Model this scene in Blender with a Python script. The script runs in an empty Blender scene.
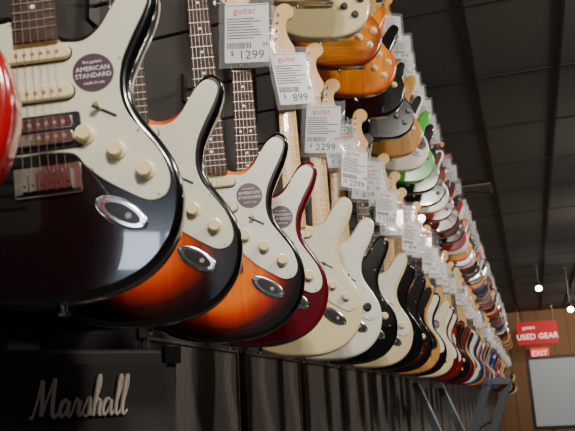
import bpy, bmesh, math, random
from mathutils import Vector, Matrix
random.seed(7)
scene=bpy.context.scene
H=-1.2   # floor height relative to camera
CZ=2.4   # ceiling height relative to camera

# ------------------------------------------------------------ materials
def new_mat(name):
    m=bpy.data.materials.new(name); m.use_nodes=True
    return m, m.node_tree.nodes, m.node_tree.links, m.node_tree.nodes['Principled BSDF']
def mat(name,col,rough=.5,metal=0,coat=0,noise=0,nscale=20,emis=0,spec=.5,alpha=1):
    m,n,l,b=new_mat(name)
    b.inputs['Base Color'].default_value=(*col,1)
    b.inputs['Roughness'].default_value=rough
    b.inputs['Metallic'].default_value=metal
    b.inputs['Coat Weight'].default_value=coat
    b.inputs['Coat Roughness'].default_value=.03
    b.inputs['Specular IOR Level'].default_value=spec
    b.inputs['Alpha'].default_value=alpha
    tc=n.new('ShaderNodeTexCoord'); nz=n.new('ShaderNodeTexNoise'); nz.inputs['Scale'].default_value=nscale
    l.new(tc.outputs['Object'],nz.inputs['Vector'])
    mx=n.new('ShaderNodeMix'); mx.data_type='RGBA'
    k=noise
    mx.inputs['A'].default_value=(*[c*(1-k) for c in col],1)
    mx.inputs['B'].default_value=(*[min(1,c*(1+k)) for c in col],1)
    l.new(nz.outputs['Fac'],mx.inputs['Factor']); l.new(mx.outputs['Result'],b.inputs['Base Color'])
    if emis:
        b.inputs['Emission Color'].default_value=(*col,1); b.inputs['Emission Strength'].default_value=emis
    return m
def burst(name,stops,flame=0.0):
    """sunburst finish following the body shape (object space)"""
    m,n,l,b=new_mat(name)
    tc=n.new('ShaderNodeTexCoord'); sp=n.new('ShaderNodeSeparateXYZ'); l.new(tc.outputs['Object'],sp.inputs[0])
    def ell(cx,cz,rx,rz):
        a=n.new('ShaderNodeMath'); a.operation='MULTIPLY_ADD'; l.new(sp.outputs['X'],a.inputs[0]); a.inputs[1].default_value=1/rx; a.inputs[2].default_value=-cx/rx
        c=n.new('ShaderNodeMath'); c.operation='MULTIPLY_ADD'; l.new(sp.outputs['Z'],c.inputs[0]); c.inputs[1].default_value=1/rz; c.inputs[2].default_value=-cz/rz
        cb=n.new('ShaderNodeCombineXYZ'); l.new(a.outputs[0],cb.inputs[0]); l.new(c.outputs[0],cb.inputs[1])
        ln=n.new('ShaderNodeVectorMath'); ln.operation='LENGTH'; l.new(cb.outputs[0],ln.inputs[0]); return ln.outputs['Value']
    mn=n.new('ShaderNodeMath'); mn.operation='SMOOTH_MIN'; mn.inputs[2].default_value=.1
    l.new(ell(0,.135,.163,.138),mn.inputs[0]); l.new(ell(0,.33,.135,.13),mn.inputs[1])
    cr=n.new('ShaderNodeValToRGB'); e=cr.color_ramp.elements
    while len(e)<len(stops): e.new(.5)
    for i,(p,c) in enumerate(stops): e[i].position=p; e[i].color=(*c,1)
    l.new(mn.outputs[0],cr.inputs[0])
    nz=n.new('ShaderNodeTexNoise'); nz.inputs['Scale'].default_value=9; nz.inputs['Detail'].default_value=4
    mp=n.new('ShaderNodeMapping'); mp.inputs['Scale'].default_value=(1,1,9) if flame else (9,1,1)
    l.new(tc.outputs['Object'],mp.inputs[0]); l.new(mp.outputs[0],nz.inputs['Vector'])
    rr=n.new('ShaderNodeMapRange'); l.new(nz.outputs['Fac'],rr.inputs[0]); rr.inputs[1].default_value=.3; rr.inputs[2].default_value=.7
    rr.inputs[3].default_value=.45 if flame else .8; rr.inputs[4].default_value=1.15
    vm=n.new('ShaderNodeVectorMath'); vm.operation='SCALE'; l.new(cr.outputs[0],vm.inputs[0]); l.new(rr.outputs[0],vm.inputs['Scale'])
    l.new(vm.outputs[0],b.inputs['Base Color'])
    b.inputs['Roughness'].default_value=.2; b.inputs['Coat Weight'].default_value=1; b.inputs['Coat Roughness'].default_value=.02
    return m
def gloss(name,c,n=0.03): return mat(name,c,.18,0,1,n,6)
BLACK=(.0025,.0025,.003)
FIN=dict(
 black=gloss('finish_black',BLACK),
 cream=gloss('finish_cream',(.82,.70,.40)),
 white=gloss('finish_white',(.84,.81,.68)),
 burgundy=gloss('finish_burgundy',(.10,.002,.008)),
 red=gloss('finish_red',(.36,.004,.007)),
 green=gloss('finish_green',(.05,.45,.04)),
 blue=gloss('finish_blue',(.02,.07,.25)),
 silver=mat('finish_silver',(.35,.36,.38),.3,.7,1,.05,40),
 brown=burst('finish_walnut_brown',[(0,(.16,.05,.02)),(1,(.05,.012,.006))]),
 natural=burst('finish_natural',[(0,(.72,.38,.11)),(1,(.60,.29,.07))]),
 sb3=burst('finish_three_tone_sunburst',[(.0,(.95,.28,.01)),(.45,(.90,.18,.008)),(.64,(.50,.03,.004)),(.80,(.05,.004,.003)),(.92,(.003,.002,.002))]),
 sb2=burst('finish_dark_sunburst',[(.0,(.88,.17,.008)),(.38,(.75,.10,.006)),(.58,(.34,.018,.004)),(.76,(.03,.003,.003)),(.9,(.003,.002,.002))]),
 amber=burst('finish_amber_flame',[(0,(1,.42,.03)),(.7,(.90,.27,.01)),(1,(.30,.04,.005))],1),
 orange=burst('finish_orange',[(0,(1,.36,.015)),(.85,(.95,.26,.008)),(1,(.6,.12,.005))]),
 cherry=burst('finish_cherry_burst',[(0,(.75,.12,.02)),(.6,(.5,.03,.01)),(1,(.12,.005,.005))],1),
)
G_CREAM=mat('pickguard_aged_white',(.78,.75,.58),.2,0,.8,.02)
G_WHITE=mat('pickguard_white',(.86,.84,.74),.2,0,.8,.02)
G_BLACK=mat('pickguard_black',(.008,.008,.009),.2,0,.6)
G_TORT=mat('pickguard_tortoise',(.11,.02,.012),.2,0,.6,.8,60)
MAPLE=mat('maple_neck',(.78,.43,.11),.3,0,.6,.12,12)
ROSE=mat('rosewood_fingerboard',(.050,.024,.014),.6,0,0,.4,40,spec=.25)
CHROME=mat('chrome',(.90,.90,.92),.14,1)
PCREAM=mat('aged_cream_plastic',(.88,.72,.40),.3,0,.4,.02)
PBLACK=mat('black_plastic',(.010,.010,.010),.3)
STEEL=mat('nickel_steel',(.32,.29,.25),.4,1)
STICK=mat('sticker_purple_brown',(.07,.03,.045),.35,0,.3,.15,80)
INK=mat('white_ink',(.8,.8,.78),.5)

# ------------------------------------------------------------ mesh builder
class MB:
    def __init__(s): s.v=[];s.f=[];s.m=[];s.s=[]
    def add(s,vs,fs,m,smooth=False):
        o=len(s.v); s.v+= [tuple(p) for p in vs]
        for f in fs:
            s.f.append([i+o for i in f]); s.m.append(m); s.s.append(smooth)
    def box(s,c,d,m,rot=None):
        vs=[]
        for x in(-.5,.5):
            for y in(-.5,.5):
                for z in(-.5,.5):
                    p=Vector((x*d[0],y*d[1],z*d[2]))
                    if rot: p=rot@p
                    vs.append(p+Vector(c))
        s.add(vs,[(0,1,3,2),(4,6,7,5),(0,4,5,1),(2,3,7,6),(0,2,6,4),(1,5,7,3)],m)
    def cyl(s,p0,p1,r0,r1,n,m,smooth=True):
        p0=Vector(p0);p1=Vector(p1);d=(p1-p0).normalized()
        a=d.orthogonal().normalized();b=d.cross(a)
        vs=[]
        for p,r in((p0,r0),(p1,r1)):
            for i in range(n):
                t=2*math.pi*i/n; vs.append(p+a*math.cos(t)*r+b*math.sin(t)*r)
        fs=[(i,(i+1)%n,n+(i+1)%n,n+i) for i in range(n)]
        s.add(vs,fs,m,smooth and n>5)
        s.add(vs[:n],[tuple(range(n))],m); s.add(vs[n:],[tuple(range(n))],m)
    def prism(s,out,yf,yb,r,seg,m,mside=None):
        n=len(out); area=sum(out[i][0]*out[(i+1)%n][1]-out[(i+1)%n][0]*out[i][1] for i in range(n))
        if area<0: out=out[::-1]
        nor=[]
        for i in range(n):
            a=out[i-1];b=out[(i+1)%n]; tx,tz=b[0]-a[0],b[1]-a[1]; L=math.hypot(tx,tz) or 1
            nor.append((tz/L,-tx/L))
        rings=[]
        for k in range(seg+1):
            t=k/seg*math.pi/2; rings.append((r*(1-math.sin(t)),yf+r*(1-math.cos(t))))
        for k in range(seg+1):
            t=(1-k/seg)*math.pi/2; rings.append((r*(1-math.sin(t)),yb-r*(1-math.cos(t))))
        vs=[]
        for ins,y in rings:
            for i in range(n): vs.append((out[i][0]-nor[i][0]*ins,y,out[i][1]-nor[i][1]*ins))
        fs=[]
        for k in range(len(rings)-1):
            for i in range(n):
                j=(i+1)%n; fs.append((k*n+i,k*n+j,(k+1)*n+j,(k+1)*n+i))
        s.add(vs,fs,m if mside is None else mside,True)
        o=(len(rings)-1)*n
        s.add(vs[:n],[tuple(range(n))],m); s.add(vs[o:],[tuple(range(n))],m)
    def obj_mesh(s,name,mats,recalc=True):
        me=bpy.data.meshes.new(name); me.from_pydata(s.v,[],s.f)
        for mm in mats: me.materials.append(mm)
        for i,p in enumerate(me.polygons): p.material_index=s.m[i]; p.use_smooth=s.s[i]
        if recalc:
            bm=bmesh.new(); bm.from_mesh(me); bmesh.ops.recalc_face_normals(bm,faces=bm.faces); bm.to_mesh(me); bm.free()
        me.update(); return me
def smooth(pts,k=5):
    n=len(pts); out=[]
    for i in range(n):
        p0,p1,p2,p3=pts[i-1],pts[i],pts[(i+1)%n],pts[(i+2)%n]
        for j in range(k):
            t=j/k
            out.append(tuple(.5*((2*p1[c])+(-p0[c]+p2[c])*t+(2*p0[c]-5*p1[c]+4*p2[c]-p3[c])*t*t+(-p0[c]+3*p1[c]-3*p2[c]+p3[c])*t**3) for c in range(2)))
    return out
def mm(pts): return [(a/1000,b/1000) for a,b in pts]
def text_geo(mb,txt,size,origin,m,depth=.0004,rot=0,align='CENTER'):
    cu=bpy.data.curves.new('t','FONT'); cu.body=txt; cu.size=size; cu.align_x=align; cu.extrude=depth; cu.resolution_u=2
    ob=bpy.data.objects.new('t',cu); scene.collection.objects.link(ob)
    dg=bpy.context.evaluated_depsgraph_get(); me=bpy.data.meshes.new_from_object(ob.evaluated_get(dg))
    M=Matrix.Translation(origin)@Matrix.Rotation(rot,4,'Y')@Matrix.Rotation(math.pi/2,4,'X')
    vs=[M@v.co for v in me.vertices]; mb.add(vs,[tuple(p.vertices) for p in me.polygons],m)
    bpy.data.objects.remove(ob); bpy.data.meshes.remove(me); bpy.data.curves.remove(cu)

S_BODY=smooth(mm([(0,0),(60,4),(112,24),(148,62),(163,110),(160,154),(143,192),(123,224),(113,254),(116,288),(130,320),(147,352),(159,382),(161,404),(152,419),(136,424),(118,412),(101,389),(83,364),(62,349),(36,348),
 (0,372),(-34,388),(-58,390),(-80,404),(-98,432),(-114,455),(-132,466),(-150,458),(-158,436),(-156,408),(-146,370),(-129,325),(-116,285),(-115,248),(-130,205),(-153,160),(-163,113),(-152,66),(-119,28),(-62,5)]),5)
S_GUARD=smooth(mm([(31,338),(58,337),(80,352),(98,378),(113,399),(130,411),(145,406),(149,391),(139,366),(121,334),(105,300),(99,264),(105,232),(123,202),(142,170),(150,138),(142,116),(122,111),(98,124),(70,144),(48,166),(34,184),(0,190),(-40,190),(-52,210),(-62,240),(-82,262),(-98,290),(-116,335),(-136,380),(-144,425),(-132,447),(-114,436),(-95,405),(-72,380),(-45,374),(-31,374),(-29,345),(0,340)]),4)
S_HEAD=smooth(mm([(-21,0),(-23,10),(-33,20),(-40,28),(-39,42),(-33,80),(-26,120),(-19,155),(-10,176),(6,187),(24,186),(37,174),(40,158),(33,143),(20,134),(14,118),(16,95),(24,72),(33,55),(35,38),(29,22),(22,10),(21,0)]),3)
L_BODY=smooth(mm([(0,0),(65,4),(120,26),(155,65),(167,115),(158,165),(130,205),(112,240),(115,275),(130,310),(142,345),(140,375),(122,382),(100,362),(78,335),(50,325),(30,340),(20,372),
 (-20,392),(-50,398),(-90,396),(-122,375),(-137,340),(-133,300),(-116,262),(-113,232),(-130,205),(-158,165),(-167,115),(-155,65),(-120,26),(-65,4)]),5)
L_HEAD=smooth(mm([(-21,0),(-24,14),(-37,35),(-40,60),(-37,120),(-42,165),(-34,180),(-15,178),(0,170),(15,178),(34,180),(42,165),(37,120),(40,60),(37,35),(24,14),(21,0)]),3)

# slots: 0 body 1 guard 2 neck 3 fretboard 4 chrome 5 plastic 6 black 7 steel 8 sticker 9 ink
def ellipse(cx,cz,a,b,ang,n=20):
    o=[]
    for i in range(n):
        t=2*math.pi*i/n; x=a*math.cos(t);z=b*math.sin(t)
        o.append((cx+x*math.cos(ang)-z*math.sin(ang),cz+x*math.sin(ang)+z*math.cos(ang)))
    return o
def rrect(cx,cz,w,h,r,ang=0,k=4):
    o=[]
    for q,(sx,sz) in enumerate(((1,1),(-1,1),(-1,-1),(1,-1))):
        for j in range(k+1):
            t=(q+j/k)*math.pi/2
            x=sx*(w/2-r)+r*math.cos(t); z=sz*(h/2-r)+r*math.sin(t)
            o.append((cx+x*math.cos(ang)-z*math.sin(ang),cz+x*math.sin(ang)+z*math.cos(ang)))
    return o
def guitar(kind,sticker=False):
    b=MB(); T=.0225
    lp=kind=='single_cut'
    b.prism(L_BODY if lp else S_BODY,-T,T,.009,4,0)
    yf=-T
    if kind in('sss','hss'):
        b.prism(S_GUARD,-T-.0028,-T+.001,.001,1,1); yf=-T-.0028
        b.prism(rrect(0,.205,.088,.150,.012),T-.001,T+.0022,.0005,1,1)   # rear tremolo cover
        for k in range(4): b.box((0,T+.0024,.17+.022*k),(.05,.0006,.007),6)
    if lp:
        b.prism(smooth(mm([(38,200),(70,205),(92,240),(92,285),(75,318),(40,325),(34,260)]),3),-T-.008,-T-.005,.001,1,1)
    def single(z,ang=0):
        b.prism(rrect(0,z,.088,.023,.011,ang),yf-.0006,yf+.001,.0002,1,6)
        b.prism(rrect(0,z,.084,.019,.009,ang),yf-.008,yf+.001,.002,2,5)
        for i in range(6):
            x=(i-2.5)*.0104; c=Vector((x*math.cos(ang),0,z+x*math.sin(ang)))
            b.cyl((c.x,yf-.0072,c.z),(c.x,yf-.0088,c.z),.0027,.0027,8,7)
    def hum(z,cover):
        b.prism(rrect(0,z,.094,.048,.005),yf-.003,yf+.001,.001,1,6)
        for zz in(-.0098,.0098): b.prism(rrect(0,z+zz,.074,.0165,.004),yf-.009,yf+.001,.0015,2,cover)
        for zz in(-.009,.009):
            for i in range(6):
                x=(i-2.5)*.0104; b.cyl((x,yf-.0085,z+zz),(x,yf-.0098,z+zz),.0026,.0026,8,7)
    if kind=='sss': single(.322);single(.268);single(.213,.17)
    elif kind=='hss': single(.322);single(.268);hum(.216,4)
    elif kind=='super': hum(.315,6);hum(.215,6)
    else: hum(.315,4);hum(.215,4)
    kn=[(.050,.207),(.087,.181),(.120,.150)] if kind in('sss','hss') else ([(.085,.175),(.118,.14)] if kind=='super' else [(.10,.17),(.08,.11),(.135,.135),(.115,.08)])
    for x,z in kn:
        b.cyl((x,yf,z),(x,yf-.004,z),.0132,.0127,20,5); b.cyl((x,yf-.004,z),(x,yf-.0045,z),.0127,.0102,20,5); b.cyl((x,yf-.0045,z),(x,yf-.014,z),.0102,.0090,20,5)
    if not lp:
        b.prism(rrect(.077,.236,.036,.004,.002,-.55),yf-.0008,yf+.001,.0002,1,6)
        b.cyl((.073,yf,.238),(.070,yf-.010,.242),.0016,.0016,6,7); b.cyl((.070,yf-.009,.242),(.068,yf-.017,.245),.0032,.0042,10,5)
        a=-.62
        if kind!='super':
            # recessed boat-shaped jack plate
            b.prism(ellipse(.086,.100,.036,.0165,a,32),-T-.004,-T+.001,.0035,4,4)
            b.prism(ellipse(.087,.0992,.025,.0098,a,24),-T-.0044,-T-.002,.0005,1,6)
            b.cyl((.094,-T-.0040,.0945),(.094,-T-.0056,.0945),.0042,.0042,6,7)
            for s in(-1,1): b.cyl((.086+s*.031*math.cos(a),-T-.003,.1+s*.031*math.sin(a)),(.086+s*.031*math.cos(a),-T-.0048,.1+s*.031*math.sin(a)),.002,.002,8,7)
        b.prism(rrect(0,.153,.084,.040,.003),-T-.005,-T+.001,.001,1,4)
        for i in range(6):
            x=(i-2.5)*.0106; b.box((x,-T-.010,.152),(.0088,.008,.026),4)
            b.cyl((x,-T-.013,.146),(x,-T-.016,.146),.0012,.0012,6,6)
        b.box((0,-T-.0055,.137),(.080,.002,.003),6)
    else:
        b.prism(rrect(0,.165,.088,.012,.005),-T-.014,-T-.006,.001,1,4)
        b.prism(rrect(0,.118,.094,.014,.006),-T-.016,-T-.002,.002,1,4)
    if kind in('sss','hss'):
        for k in range(0,len(S_GUARD),13):
            x,z=S_GUARD[k]; cx,cz=0,.25; d=math.hypot(x-cx,z-cz); x-= (x-cx)/d*.006; z-=(z-cz)/d*.006
            b.cyl((x,yf+.0003,z),(x,yf-.0008,z),.002,.002,8,7)
    z0,z1=.340,.813; w0,w1=.0285,.0212
    def w(z): return w0+(w1-w0)*(z-z0)/(z1-z0)
    yb=-.0285 if not lp else -.030
    def loft(sec0,sec1,za,zb,m,sm):
        n=len(sec0); vs=[(x,y,za) for x,y in sec0]+[(x,y,zb) for x,y in sec1]
        b.add(vs,[(i,(i+1)%n,n+(i+1)%n,n+i) for i in range(n)],m,sm); b.add(vs[:n],[tuple(range(n))],m); b.add(vs[n:],[tuple(range(n))],m)
    fb=lambda w:[(-w,yb),(-w,yb-.0045),(-w*.5,yb-.0062),(0,yb-.0068),(w*.5,yb-.0062),(w,yb-.0045),(w,yb)]
    loft(fb(w0),fb(w1),z0,z1,3,False)
    nk=lambda w,t:[(w*math.cos(q),yb+t*math.sin(q)) for q in [math.pi*i/8 for i in range(9)]]
    loft(nk(w0,.022),nk(w1,.019),z0,z1,2,True)
    for i in range(1,22):
        z=.165+.648*2**(-i/12)
        if z>z0+.004: b.box((0,yb-.0062,z),(2*w(z)*.98,.0019,.0012),7)
    for i in (3,5,7,9,12,15,17,19):
        z=.165+.648*(2**(-i/12)+2**(-(i-1)/12))/2
        for x in ((-.012,.012) if i==12 else (0,)): b.cyl((x,yb-.0062,z),(x,yb-.0072,z),.0032,.0032,10,9)
    b.box((0,yb-.005,z1+.0015),(.043,.008,.004),9)
    hd=[(x,z+z1) for x,z in (L_HEAD if lp else S_HEAD)]
    b.prism(hd,yb-.001,yb+.013,.002,2,6 if lp or kind=='super' else 2)
    posts=[]
    for i in range(6):
        if lp:
            s=-1 if i<3 else 1; k=i if i<3 else 5-i
            x=s*.024; z=z1+.045+.042*k; bx=s*.052
        else:
            x=-.024+.0036*i; z=z1+.030+.0245*i; bx=x-.030
        posts.append((x,z))
        b.cyl((x,yb,z),(x,yb-.016,z),.0032,.0028,10,4); b.cyl((x,yb-.001,z),(x,yb-.003,z),.006,.006,12,4)
        b.cyl((x,yb+.018,z),(bx,yb+.018,z),.0022,.0022,6,4); b.box((x,yb+.018,z),(.016,.012,.018),4)
        b.prism(ellipse(bx,z,.007,.009,0,12),yb+.013,yb+.022,.003,2,4)
    for i in range(6):
        xa=(i-2.5)*.0104; xb=(i-2.5)*.0070; px,pz=posts[i]
        r=.00050-.00005*i
        b.cyl((xa,-T-.016,.163),(xb,yb-.0088,z1+.001),r,r,4,7); b.cyl((xb,yb-.0088,z1+.001),(px,yb-.010,pz),r,r,4,7)
    b.cyl((0,0,.001),(0,0,-.010),.004,.004,10,4); b.cyl((0,0,-.010),(0,0,-.014),.0075,.0065,12,4)
    if not lp:
        b.cyl((-.135,0,.460),(-.138,0,.474),.004,.004,10,4); b.cyl((-.138,0,.474),(-.139,0,.478),.0075,.0065,12,4)
    if sticker:
        b.cyl((.068,yf,.290),(.068,yf-.0006,.290),.0265,.0265,36,8)
        text_geo(b,'AMERICAN',.0088,(.068,yf-.0012,.2925),9); text_geo(b,'STANDARD',.0088,(.068,yf-.0012,.283),9)
        text_geo(b,'fine guitars',.0055,(.068,yf-.0012,.303),9); text_geo(b,'made in usa',.0055,(.068,yf-.0012,.274),9)
    return b.obj_mesh('electric_guitar_'+kind,[FIN['black'],G_WHITE,MAPLE,ROSE,CHROME,PCREAM,PBLACK,STEEL,STICK,INK])
MESH={'sss':guitar('sss'),'hss':guitar('hss'),'super':guitar('super'),'lp':guitar('single_cut'),'ssst':guitar('sss',True),'hsst':guitar('hss',True)}

hang=MB()
WX=-.95    # upper wall face
SC=1.045
def place(kind,X,Y,Z,a,tilt,fin,guard=G_WHITE,fret=ROSE,plastic=PCREAM,neck=MAPLE,lean=0):
    ob=bpy.data.objects.new('electric_guitar',MESH[kind]); scene.collection.objects.link(ob)
    R=Matrix.Rotation(math.radians(a),4,'Z')@Matrix.Rotation(math.radians(lean),4,'X')@Matrix.Rotation(math.radians(-tilt),4,'Y')
    M=Matrix.Translation((X,Y,Z))@R@Matrix.Scale(SC,4)
    ob.matrix_world=M
    for i,mt in ((0,FIN[fin]),(1,guard),(2,neck),(3,fret),(5,plastic)):
        ob.material_slots[i].link='OBJECT'; ob.material_slots[i].material=mt
    L=M@Vector((-.030,-.012,.826)); Rr=M@Vector((.030,-.012,.826)); Lb=M@Vector((-.028,.045,.826)); Rb=M@Vector((.028,.045,.826))
    mid=(Lb+Rb)/2; wp=Vector((WX+.012,mid.y+.02,mid.z))
    for p,q in((L,Lb),(Rr,Rb),(Lb,Rb),(mid,wp)): hang.cyl(p,q,.005,.005,8,0)
    hang.box((WX+.006,wp.y,wp.z),(.010,.05,.09),0)
    return ob

# ------------------------------------------------------------ price tags
TW=mat('price_tag_card',(.84,.84,.86),.25,0,.6,.02); TD=mat('price_tag_ink',(.03,.03,.035),.5); TR=mat('price_tag_red',(.70,.010,.018),.4); TG=mat('price_tag_green',(.02,.16,.06),.4)
SLV=mat('clear_plastic_sleeve',(.9,.92,.94),.08,0,1,0,alpha=.16)
def sleeve(b,w,h,seed):
    # slightly crumpled clear pouch hanging around the card
    r=random.Random(seed); nx,nz=9,11; vs=[]
    for j in range(nz):
        for i in range(nx):
            e=.0010 if 0<i<nx-1 and 0<j<nz-1 else 0
            vs.append(((i/(nx-1)-.5)*w+r.uniform(-1,1)*.0012,-.0042-r.uniform(0,4)*e,(j/(nz-1)-.5)*h+r.uniform(-1,1)*.0012))
    b.add(vs,[(j*nx+i,j*nx+i+1,(j+1)*nx+i+1,(j+1)*nx+i) for j in range(nz-1) for i in range(nx-1)],5,True)
def tag(kind,price):
    b=MB(); w,h=.098,.140
    b.prism(rrect(0,0,w,h,.004),-.0006,.0006,.0002,1,0)
    sleeve(b,w*1.25,h*1.2,price)
    b.box((0,-.0009,h/2-.004),(w*.9,.0006,.0012),1)
    if kind:
        b.box((0,-.0010,.052),(w*.98,.0008,.030),2 if kind==1 else 3)
        text_geo(b,'SALE' if kind==1 else 'USED',.024,(0,-.0019,.043),4)
        if kind==3: b.box((0,-.0010,.030),(w*.98,.0008,.010),2)
    else: text_geo(b,'guitar',.022,(-.005,-.0012,.046),2)
    random.seed(price)
    for i in range(8):
        wl=w*random.uniform(.5,.88); b.box((-w*.45+wl/2,-.0009,.034-i*.0066),(wl,.0006,.0022),1)
    x=-w*.44
    while x<.010:
        q=random.choice([.0008,.0016,.0024]); b.box((x+q/2,-.0009,-.030),(q,.0006,.014),1); x+=q+.0014
    text_geo(b,'%d'%price,.029,(.010,-.0012,-.062),1 if kind!=1 else 2); text_geo(b,'$',.016,(-.032,-.0012,-.053),1)
    text_geo(b,'99',.014,(.041,-.0012,-.034),1)
    b.cyl((0,0,h/2-.004),(.0,.02,h/2+.07),.0008,.0008,5,4)
    return b.obj_mesh('price_tag',[TW,TD,TR,TG,INK,SLV])
TAGS=[tag(0,1299),tag(0,2299),tag(3,1399),tag(2,699),tag(0,899),tag(1,1499)]
def place_tag(g,k,dx=.02,z=.775,rot=0,roll=0,dy=-.062,s=1.0):
    ob=bpy.data.objects.new('price_tag',TAGS[k]); scene.collection.objects.link(ob)
    ob.parent=g
    ob.matrix_local=Matrix.Translation((dx,dy,z))@Matrix.Rotation(rot,4,'Z')@Matrix.Rotation(roll,4,'Y')@Matrix.Scale(s,4)

# ------------------------------------------------------------ lower row
near=[ # kind,X,Y,Z,a,tilt,finish,guard,fret,plastic, tag, tag z
 ('sss',-.60,.565,.16,20,2,'red',G_WHITE,ROSE,PCREAM,None,0),
 ('hsst',-.565,.90,.145,18,5.5,'black',G_CREAM,ROSE,PCREAM,None,0),
 ('sss',-.612,1.245,.150,20,4,'sb2',G_CREAM,ROSE,PCREAM,None,0),
 ('ssst',-.592,1.57,.142,20,3.5,'sb3',G_WHITE,ROSE,PCREAM,None,0),
 ('ssst',-.60,1.79,.145,20,1.5,'burgundy',G_WHITE,ROSE,PCREAM,0,.735),
 ('sss',-.59,2.13,.137,22,1,'cream',G_CREAM,MAPLE,PCREAM,4,.755),
 ('sss',-.59,2.42,.14,20,0,'white',G_WHITE,MAPLE,PBLACK,1,.695),
 ('sss',-.59,2.74,.14,20,1,'black',G_BLACK,MAPLE,PCREAM,2,.735),
 ('hss',-.59,3.08,.14,20,-1,'cream',G_WHITE,ROSE,PCREAM,4,.70),
 ('super',-.59,3.40,.14,20,1,'black',G_BLACK,ROSE,PBLACK,1,.745),
 ('sss',-.59,3.72,.14,20,0,'sb3',G_BLACK,MAPLE,PCREAM,5,.68),
 ('sss',-.59,4.05,.14,20,0,'natural',G_BLACK,MAPLE,PBLACK,0,.74),
 ('sss',-.59,4.4,.14,20,1,'black',G_WHITE,ROSE,PCREAM,1,.70),
 ('ssst',-.59,4.75,.14,20,-1,'cream',G_CREAM,ROSE,PCREAM,5,.74),
 ('hss',-.59,5.1,.14,20,0,'burgundy',G_WHITE,MAPLE,PCREAM,3,.70),
]
rolls=[0,0,0,0,.06,-.14,.10,-.05,.16,-.12,.05,.12,-.08,.1,-.1]
i=0
for k,X,Y,Z,a,t,fin,gd,fr,pl,tg,tz in near:
    g=place(k,X,Y,Z,a,t,fin,gd,fr,pl)
    if tg is not None:
        place_tag(g,tg,.018,tz,-rolls[i]*2,rolls[i],s=1.08)
        if i in(7,9,11,13): place_tag(g,[0,1,4][i%3],.055,tz-.09,.35,.12,-.085)
    i+=1
rf=random.Random(3)
fins=['black','sb3','white','black','cherry','cream','sb2','amber','black','blue','natural','burgundy','orange','brown','black','sb3','red']
Y=5.42
while Y<21.8:
    k=rf.choice(['sss','sss','hss','super','lp']); f=rf.choice(fins)
    g=place(k,-.59,Y,.14+rf.uniform(-.02,.02),20+rf.uniform(-4,4),rf.uniform(-1.5,1.5),f,rf.choice([G_WHITE,G_CREAM,G_BLACK,G_TORT]),rf.choice([ROSE,MAPLE]),rf.choice([PCREAM,PBLACK]))
    if rf.random()<.75: place_tag(g,rf.choice([0,1,2,3,4,5]),.02,rf.uniform(.70,.78),rf.uniform(-.3,.3),rf.uniform(-.12,.12),s=1.0)
    Y+=.32
# ------------------------------------------------------------ upper row
upn=[('lp','cream',G_CREAM),('lp','cream',G_WHITE),('lp','amber',G_CREAM),('lp','orange',G_CREAM),('super','black',G_BLACK),('lp','black',G_BLACK),('super','natural',G_BLACK),('sss','white',G_BLACK),('super','green',G_BLACK),('super','black',G_BLACK),
     ('lp','black',G_CREAM),('sss','white',G_TORT),('lp','cherry',G_CREAM),('lp','brown',G_BLACK),('super','burgundy',G_BLACK),('lp','black',G_BLACK),('super','red',G_BLACK),('sss','white',G_WHITE),('lp','orange',G_CREAM),('super','blue',G_BLACK)]
Y=2.2; j=0
while Y<21.8:
    if j<len(upn): k,f,gd=upn[j]
    else: k,f,gd=rf.choice(['sss','lp','super','lp']),rf.choice(fins),rf.choice([G_WHITE,G_BLACK,G_TORT])
    g=place(k,-.565,Y,1.235+rf.uniform(-.012,.012),20+rf.uniform(-4,4),rf.uniform(-1.5,1.5),f,gd,rf.choice([ROSE,MAPLE]),rf.choice([PCREAM,PBLACK]))
    if rf.random()<.6: place_tag(g,rf.choice([0,1,2,4,5]),.02,.79,rf.uniform(-.3,.3),0)
    j+=1; Y+=.285
hm=hang.obj_mesh('guitar_hangers',[mat('hanger_black_metal',(.05,.05,.052),.35,.8)])
scene.collection.objects.link(bpy.data.objects.new('guitar_hangers',hm))

# ------------------------------------------------------------ room shell
def simple(name,fn,mats):
    b=MB(); fn(b); me=b.obj_mesh(name,mats); ob=bpy.data.objects.new(name,me); scene.collection.objects.link(ob); return ob
wallm=mat('painted_wall_dark',(.030,.027,.025),.8,0,0,.2,3)
tanm=mat('painted_wall_tan',(.26,.14,.07),.8,0,0,.15,2)
ceilm=mat('ceiling_tile',(.165,.158,.148),.9,0,0,.2,60)
barm=mat('ceiling_tbar',(.028,.026,.024),.6)
floorm=mat('carpet_charcoal',(.05,.047,.047),.95,0,0,.4,200)
def wl(b):
    b.box((-1.25,10.5,(H+CZ)/2),(.1,27.2,CZ-H),0)
    b.box((-1.075,10.5,(.34+CZ)/2),(.25,27.0,CZ-.34),0)     # furred-out upper wall carrying the hangers
simple('wall_left',wl,[wallm])
simple('wall_right',lambda b:b.box((6.05,10.5,(H+CZ)/2),(.1,27.2,CZ-H),0),[wallm])
simple('wall_back',lambda b:b.box((2.4,-3.05,(H+CZ)/2),(7.2,.1,CZ-H),0),[wallm])
def wf(b):
    b.box((2.4,24.05,(H+CZ)/2),(7.2,.1,CZ-H),0)
    x=-.9
    while x<6: b.box((x,23.995,(H+CZ)/2),(.02,.014,CZ-H),1); x+=.4
simple('wall_far',wf,[tanm,mat('wood_batten',(.17,.09,.045),.7)])
simple('floor',lambda b:b.box((2.4,10.5,H-.05),(7.4,27.2,.1),0),[floorm])
simple('ceiling',lambda b:b.box((2.4,10.5,CZ+.05),(7.4,27.2,.1),0),[ceilm])
def bars(b):
    x=-.155-.61
    while x<6: b.box((x,10.5,CZ-.004),(.024,27,.010),0); x+=.61
    y=-2.6
    while y<24: b.box((2.4,y,CZ-.003),(7.2,.024,.010),0); y+=1.22
simple('trim_ceiling_grid',bars,[barm])
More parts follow.
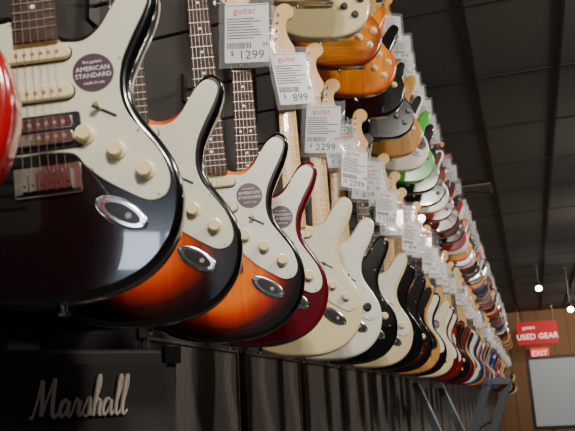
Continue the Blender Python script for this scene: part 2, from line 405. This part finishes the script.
def vent(b):
    b.box((0,0,0),(.56,.56,.012),0)
    for k in range(4):
        s=.50-.12*k
        for sx,sy,dx,dy in((1,0,.012,s),(-1,0,.012,s),(0,1,s,.012),(0,-1,s,.012)): b.box((sx*s/2,sy*s/2,-.012),(dx,dy,.014),1)
v=simple('ceiling_air_vent',vent,[PBLACK,mat('vent_metal',(.20,.18,.16),.5,.3)]); v.location=(-.155+.305-.61,9.3,CZ-.012)
# unseen glowing window, added behind the camera for its reflection on the guitars
def win(b):
    b.box((0,0,0),(1.0,.03,.26),1)
    for x in(-.5,.0,.5): b.box((x,.02,0),(.04,.04,.30),0)
    for z in(-.14,.14): b.box((0,.02,z),(1.04,.04,.04),0)
w1=simple('reflection_window',win,[PBLACK,mat('reflection_glass',(.74,.84,1),.3,emis=18)]); w1.location=(.30,-2.97,1.00)

# ------------------------------------------------------------ amplifiers
tolex=mat('black_tolex',(.022,.020,.019),.6,0,0,.5,400)
gr1=mat('black_grille_cloth',(.026,.023,.021),.8,0,0,.6,500)
def grille_mat():
    m,n,l,b=new_mat('woven_grille_cloth')
    tc=n.new('ShaderNodeTexCoord'); sp=n.new('ShaderNodeSeparateXYZ'); l.new(tc.outputs['Object'],sp.inputs[0])
    def stripes(kx,kz,pw):
        a=n.new('ShaderNodeMath'); a.operation='MULTIPLY'; l.new(sp.outputs['X'],a.inputs[0]); a.inputs[1].default_value=kx
        c=n.new('ShaderNodeMath'); c.operation='MULTIPLY_ADD'; l.new(sp.outputs['Z'],c.inputs[0]); c.inputs[1].default_value=kz; l.new(a.outputs[0],c.inputs[2])
        s=n.new('ShaderNodeMath'); s.operation='SINE'; l.new(c.outputs[0],s.inputs[0])
        t=n.new('ShaderNodeMath'); t.operation='MULTIPLY_ADD'; l.new(s.outputs[0],t.inputs[0]); t.inputs[1].default_value=.5; t.inputs[2].default_value=.5
        p=n.new('ShaderNodeMath'); p.operation='POWER'; l.new(t.outputs[0],p.inputs[0]); p.inputs[1].default_value=pw; return p.outputs[0]
    a=n.new('ShaderNodeMath'); a.operation='MAXIMUM'; l.new(stripes(150,75,16),a.inputs[0]); l.new(stripes(150,-75,16),a.inputs[1])
    s=n.new('ShaderNodeMath'); s.operation='MULTIPLY_ADD'; l.new(a.outputs[0],s.inputs[0]); s.inputs[1].default_value=.6; l.new(stripes(420,0,2),s.inputs[2])
    mx=n.new('ShaderNodeMix'); mx.data_type='RGBA'; l.new(s.outputs[0],mx.inputs['Factor'])
    mx.inputs['A'].default_value=(.060,.050,.045,1); mx.inputs['B'].default_value=(.105,.089,.080,1)
    l.new(mx.outputs['Result'],b.inputs['Base Color']); b.inputs['Roughness'].default_value=.7
    return m
gr2=grille_mat()
alu=mat('brushed_metal_trim',(.22,.20,.19),.4,.9)
logo=mat('logo_white_plastic',(.66,.58,.52),.4)
def amp(b,w,h,d,gm):
    b.prism(rrect(0,h/2,w,h,.012),0,d,.008,2,0)
    t=.028
    b.box((0,-.006,h/2),(w-2*t,.006,h-2*t),gm)
    if gm!=1:
        for x in(-1,1): b.box((x*(w/2-t),-.008,h/2),(.007,.014,h-2*t),2)
        for z in(t,h-t): b.box((0,-.008,z),(w-2*t+.007,.014,.007),2)
    for x in(-1,1):
        for z in(.012,h-.012): b.box((x*(w/2-.012),-.002,z),(.034,.010,.034),3)
        b.box((x*(w/2+.001),d/2,h*.6),(.006,.12,.04),3)
    for x in(-1,1):
        for yy in(.04,d-.04): b.cyl((x*(w/2-.05),yy,0),(x*(w/2-.05),yy,-.012),.016,.013,10,3)
def put_amp(w,h,d,x,y,z,a,gm,name='amplifier_cabinet',extra=None):
    b=MB(); amp(b,w,h,d,gm)
    if extra: extra(b)
    me=b.obj_mesh(name,[tolex,gr1,tolex if gm==1 else alu,PBLACK,gr2,logo]); ob=bpy.data.objects.new(name,me); scene.collection.objects.link(ob)
    ob.matrix_world=Matrix.Translation((x,y,z))@Matrix.Rotation(math.radians(a),4,'Z'); return ob
def catm(pts,k=6):
    P=[pts[0]]+pts+[pts[-1]]; out=[]
    for i in range(1,len(P)-2):
        p0,p1,p2,p3=P[i-1:i+3]
        for j in range(k):
            t=j/k; out.append(tuple(.5*((2*p1[c])+(-p0[c]+p2[c])*t+(2*p0[c]-5*p1[c]+4*p2[c]-p3[c])*t*t+(-p0[c]+3*p1[c]-3*p2[c]+p3[c])*t**3) for c in range(2)))
    out.append(pts[-1]); return out
A=[(3.15,.85),(2.9,1.05),(2.6,.75),(2.5,.3),(2.7,0),(3.0,.3),(3.2,.95),(3.2,.3),(3.35,0),(3.6,.3)]
Lt=[(0,.3),(.42,1.6),(.45,2.4),(.22,2.2),(.1,.4),(.28,0),(.6,.3)]
ST=[[(0,.1),(.15,0),(.35,.5),(.7,2.2)],[(.7,2.2),(.85,1.2),(.95,.1)],[(.95,.1),(1.3,1.1),(1.75,2.3)],[(1.75,2.3),(1.8,.9),(1.9,.15),(2.1,0),(2.4,.3)],A,
 [(3.6,.3),(3.85,1.1),(3.92,.88),(4.18,.92),(4.12,.3),(4.25,0),(4.5,.3)],[(4.5,.3),(4.95,1.15),(5.08,.6),(5.0,.1),(4.75,0),(4.6,.2)],[(5.0,.08),(5.2,.1),(5.35,.3)],
 [(5.35,.3),(5.85,1.7),(5.85,2.4),(5.62,2.2),(5.45,0)],[(5.46,.4),(5.75,1.0),(5.98,.85),(5.95,.2),(6.08,0),(6.35,.3)],
 [(x+3.8,y) for x,y in A],[(x+7.4,y) for x,y in Lt],[(x+8.0,y) for x,y in Lt]]
def logo_fn(w,zc,xc,m):
    def fn(b):
        s=w/8.6; sz=s*1.42
        for st in ST:
            pts=catm(st)
            for i in range(len(pts)-1):
                p,q=pts[i],pts[i+1]
                dz=q[1]-p[1]; th=.17 if dz<-.05 else .10
                P=[(xc+(c[0]-4.3)*s+c[1]*s*.15, zc+c[1]*sz) for c in (p,q)]
                b.cyl((P[0][0],-.012,P[0][1]),(P[1][0],-.012,P[1][1]),th*s*1.15,th*s*1.15,8,m)
    return fn
right=Vector((math.cos(math.radians(50)),math.sin(math.radians(50))))
T=Vector((-.80,1.334)); t_r=.198; W=.46
c=T+right*(t_r-W/2)
put_amp(W,.44,.24,c.x,c.y,-.31,50,1,extra=logo_fn(.180,.318,-(t_r-W/2)-.004,5))
put_amp(W,.45,.24,c.x,c.y,-.772,50,1)
put_amp(W,.40,.24,c.x,c.y,-1.188,50,1)
y=2.15
while y<22:
    w=.70
    for z,h in((-.44,.66),(-1.187,.73)):
        put_amp(w,h,.26,-.92,y,z,90,4)
    y+=w+.02

# ------------------------------------------------------------ keyboard stand legs
def stand(b):
    for s in(-1,1):
        for x in(-.22,.22):
            b.box((x,0,.66),(.03,.05,1.42),0,Matrix.Rotation(s*.38,3,'X'))
    b.box((0,.25,1.30),(.5,.04,.04),0); b.box((0,-.25,1.30),(.5,.04,.04),0)
    b.box((0,.26,.0),(.6,.04,.03),0); b.box((0,-.26,.0),(.6,.04,.03),0)
st=simple('folding_stand',stand,[mat('stand_metal',(.22,.25,.28),.4,.6)])
st.location=(-.48,5.9,H+.02)
st.rotation_euler=(0,0,math.radians(75))

# ------------------------------------------------------------ far end: signs, screen, spotlights
redm=mat('sign_red',(.50,.010,.016),.5,emis=.3); exitm=mat('exit_sign_face',(.75,.05,.03),.5,emis=1.0); whm=mat('sign_letters_white',(.9,.85,.8),.5,emis=1.0)
def used(b):
    b.prism(rrect(0,0,1.04,.62,.04),-.03,.03,.01,1,0)
    text_geo(b,'USED GEAR',.205,(0,-.035,-.16),1,.002); text_geo(b,"guitars",.12,(-.2,-.035,.11),1,.002)
    for x in(-.45,.45): b.cyl((x,0,.30),(x,0,.73),.006,.006,6,2)
u=simple('used_gear_sign',used,[redm,whm,STEEL]); u.location=(.25,22.5,1.66)
def ex(b):
    b.prism(rrect(0,0,.50,.30,.02),-.03,.03,.01,1,0); text_geo(b,'EXIT',.21,(0,-.035,-.07),1,.002)
    b.box((0,.05,0),(.2,.04,.1),1)
e=simple('exit_sign',ex,[exitm,whm]); e.location=(.27,23.9,1.19)
scr=mat('screen_glass',(.36,.38,.39),.25,emis=.26)
def sc(b):
    b.prism(rrect(0,0,2.2,1.5,.03),-.02,.05,.01,1,1); b.box((0,-.024,0),(2.06,.006,1.36),0)
    for x in(-.7,.7): b.box((x,.1,-.82),(.06,.06,.9),1); b.box((x,.1,-1.27),(.1,.7,.03),1)
s_=simple('projection_screen',sc,[scr,PBLACK]); s_.location=(1.0,18,H+1.285)
lens=mat('spot_lamp_lens',(1,.97,.9),.5,emis=25)
spm=mat('spotlight_dark_metal',(.06,.06,.06),.4)
for X,Yy,dz in((.30,15.5,.42),(.84,16.2,.78)):
    def spot(b):
        b.cyl((0,0,dz),(0,0,.06),.010,.010,8,0); b.cyl((0,.05,.07),(0,-.12,-.03),.045,.070,20,0); b.cyl((0,-.12,-.03),(0,-.124,-.032),.055,.055,20,1)
        b.box((0,0,dz),(.12,.12,.02),0)
    o=simple('track_spotlight',spot,[spm,lens]); o.location=(X,Yy,CZ-.01-dz)

# ------------------------------------------------------------ lights
panel=mat('light_diffuser',(1,.96,.88),.5,emis=3)
def area(loc,target,size,power,col=(1,.92,.80),sy=None):
    l=bpy.data.lights.new('lamp','AREA'); l.energy=power; l.color=col; l.shape='RECTANGLE'; l.size=size; l.size_y=sy or size
    o=bpy.data.objects.new('ceiling_or_fill_lamp',l); scene.collection.objects.link(o); o.location=loc
    o.rotation_euler=(Vector(target)-Vector(loc)).to_track_quat('-Z','Y').to_euler()
def troffer(b):
    b.box((0,0,0),(.60,1.2,.03),0); b.box((0,0,-.018),(.52,1.1,.006),1)
for k,yy in enumerate((-1.6,1.2,4.2,7.6,11,15,19)):
    xx=(1.37,1.98,1.98,1.98,1.98,2.59,2.59)[k]
    o=simple('ceiling_light_panel',troffer,[INK,panel]); o.location=(xx,yy,CZ-.02)
    area((xx,yy,CZ-.06),(-.6,yy+.9,.2),.25,(115,115,120,115,115,140,140)[k],sy=.7)
area((.75,-1.2,CZ-.1),(-.6,1.6,.3),.25,95,(1,.94,.86),.5)  # unseen fill lamp without a fixture, added to light the guitar fronts
area((2.5,21,CZ-.1),(.8,24,1.0),.5,90,(1,.85,.65),.6)  # unseen lamp added to brighten the far wall
w=bpy.data.worlds.new('World'); scene.world=w; w.use_nodes=True
w.node_tree.nodes['Background'].inputs[0].default_value=(.05,.05,.055,1)

# ------------------------------------------------------------ camera
F=Vector((-.2695,.9337,.236)).normalized(); R=Vector((.9608,.2773,0)).normalized(); U=R.cross(F).normalized()
th=math.radians(3)
R2=R*math.cos(th)-U*math.sin(th); U2=U*math.cos(th)+R*math.sin(th)
cam=bpy.data.cameras.new('Camera'); co=bpy.data.objects.new('Camera',cam); scene.collection.objects.link(co)
Mx=Matrix((R2,U2,-F)).transposed().to_4x4(); co.matrix_world=Mx
cam.sensor_width=36; cam.lens=36*800/575; cam.clip_start=.02
cam.dof.use_dof=True; cam.dof.focus_distance=2.0; cam.dof.aperture_fstop=10
scene.camera=co
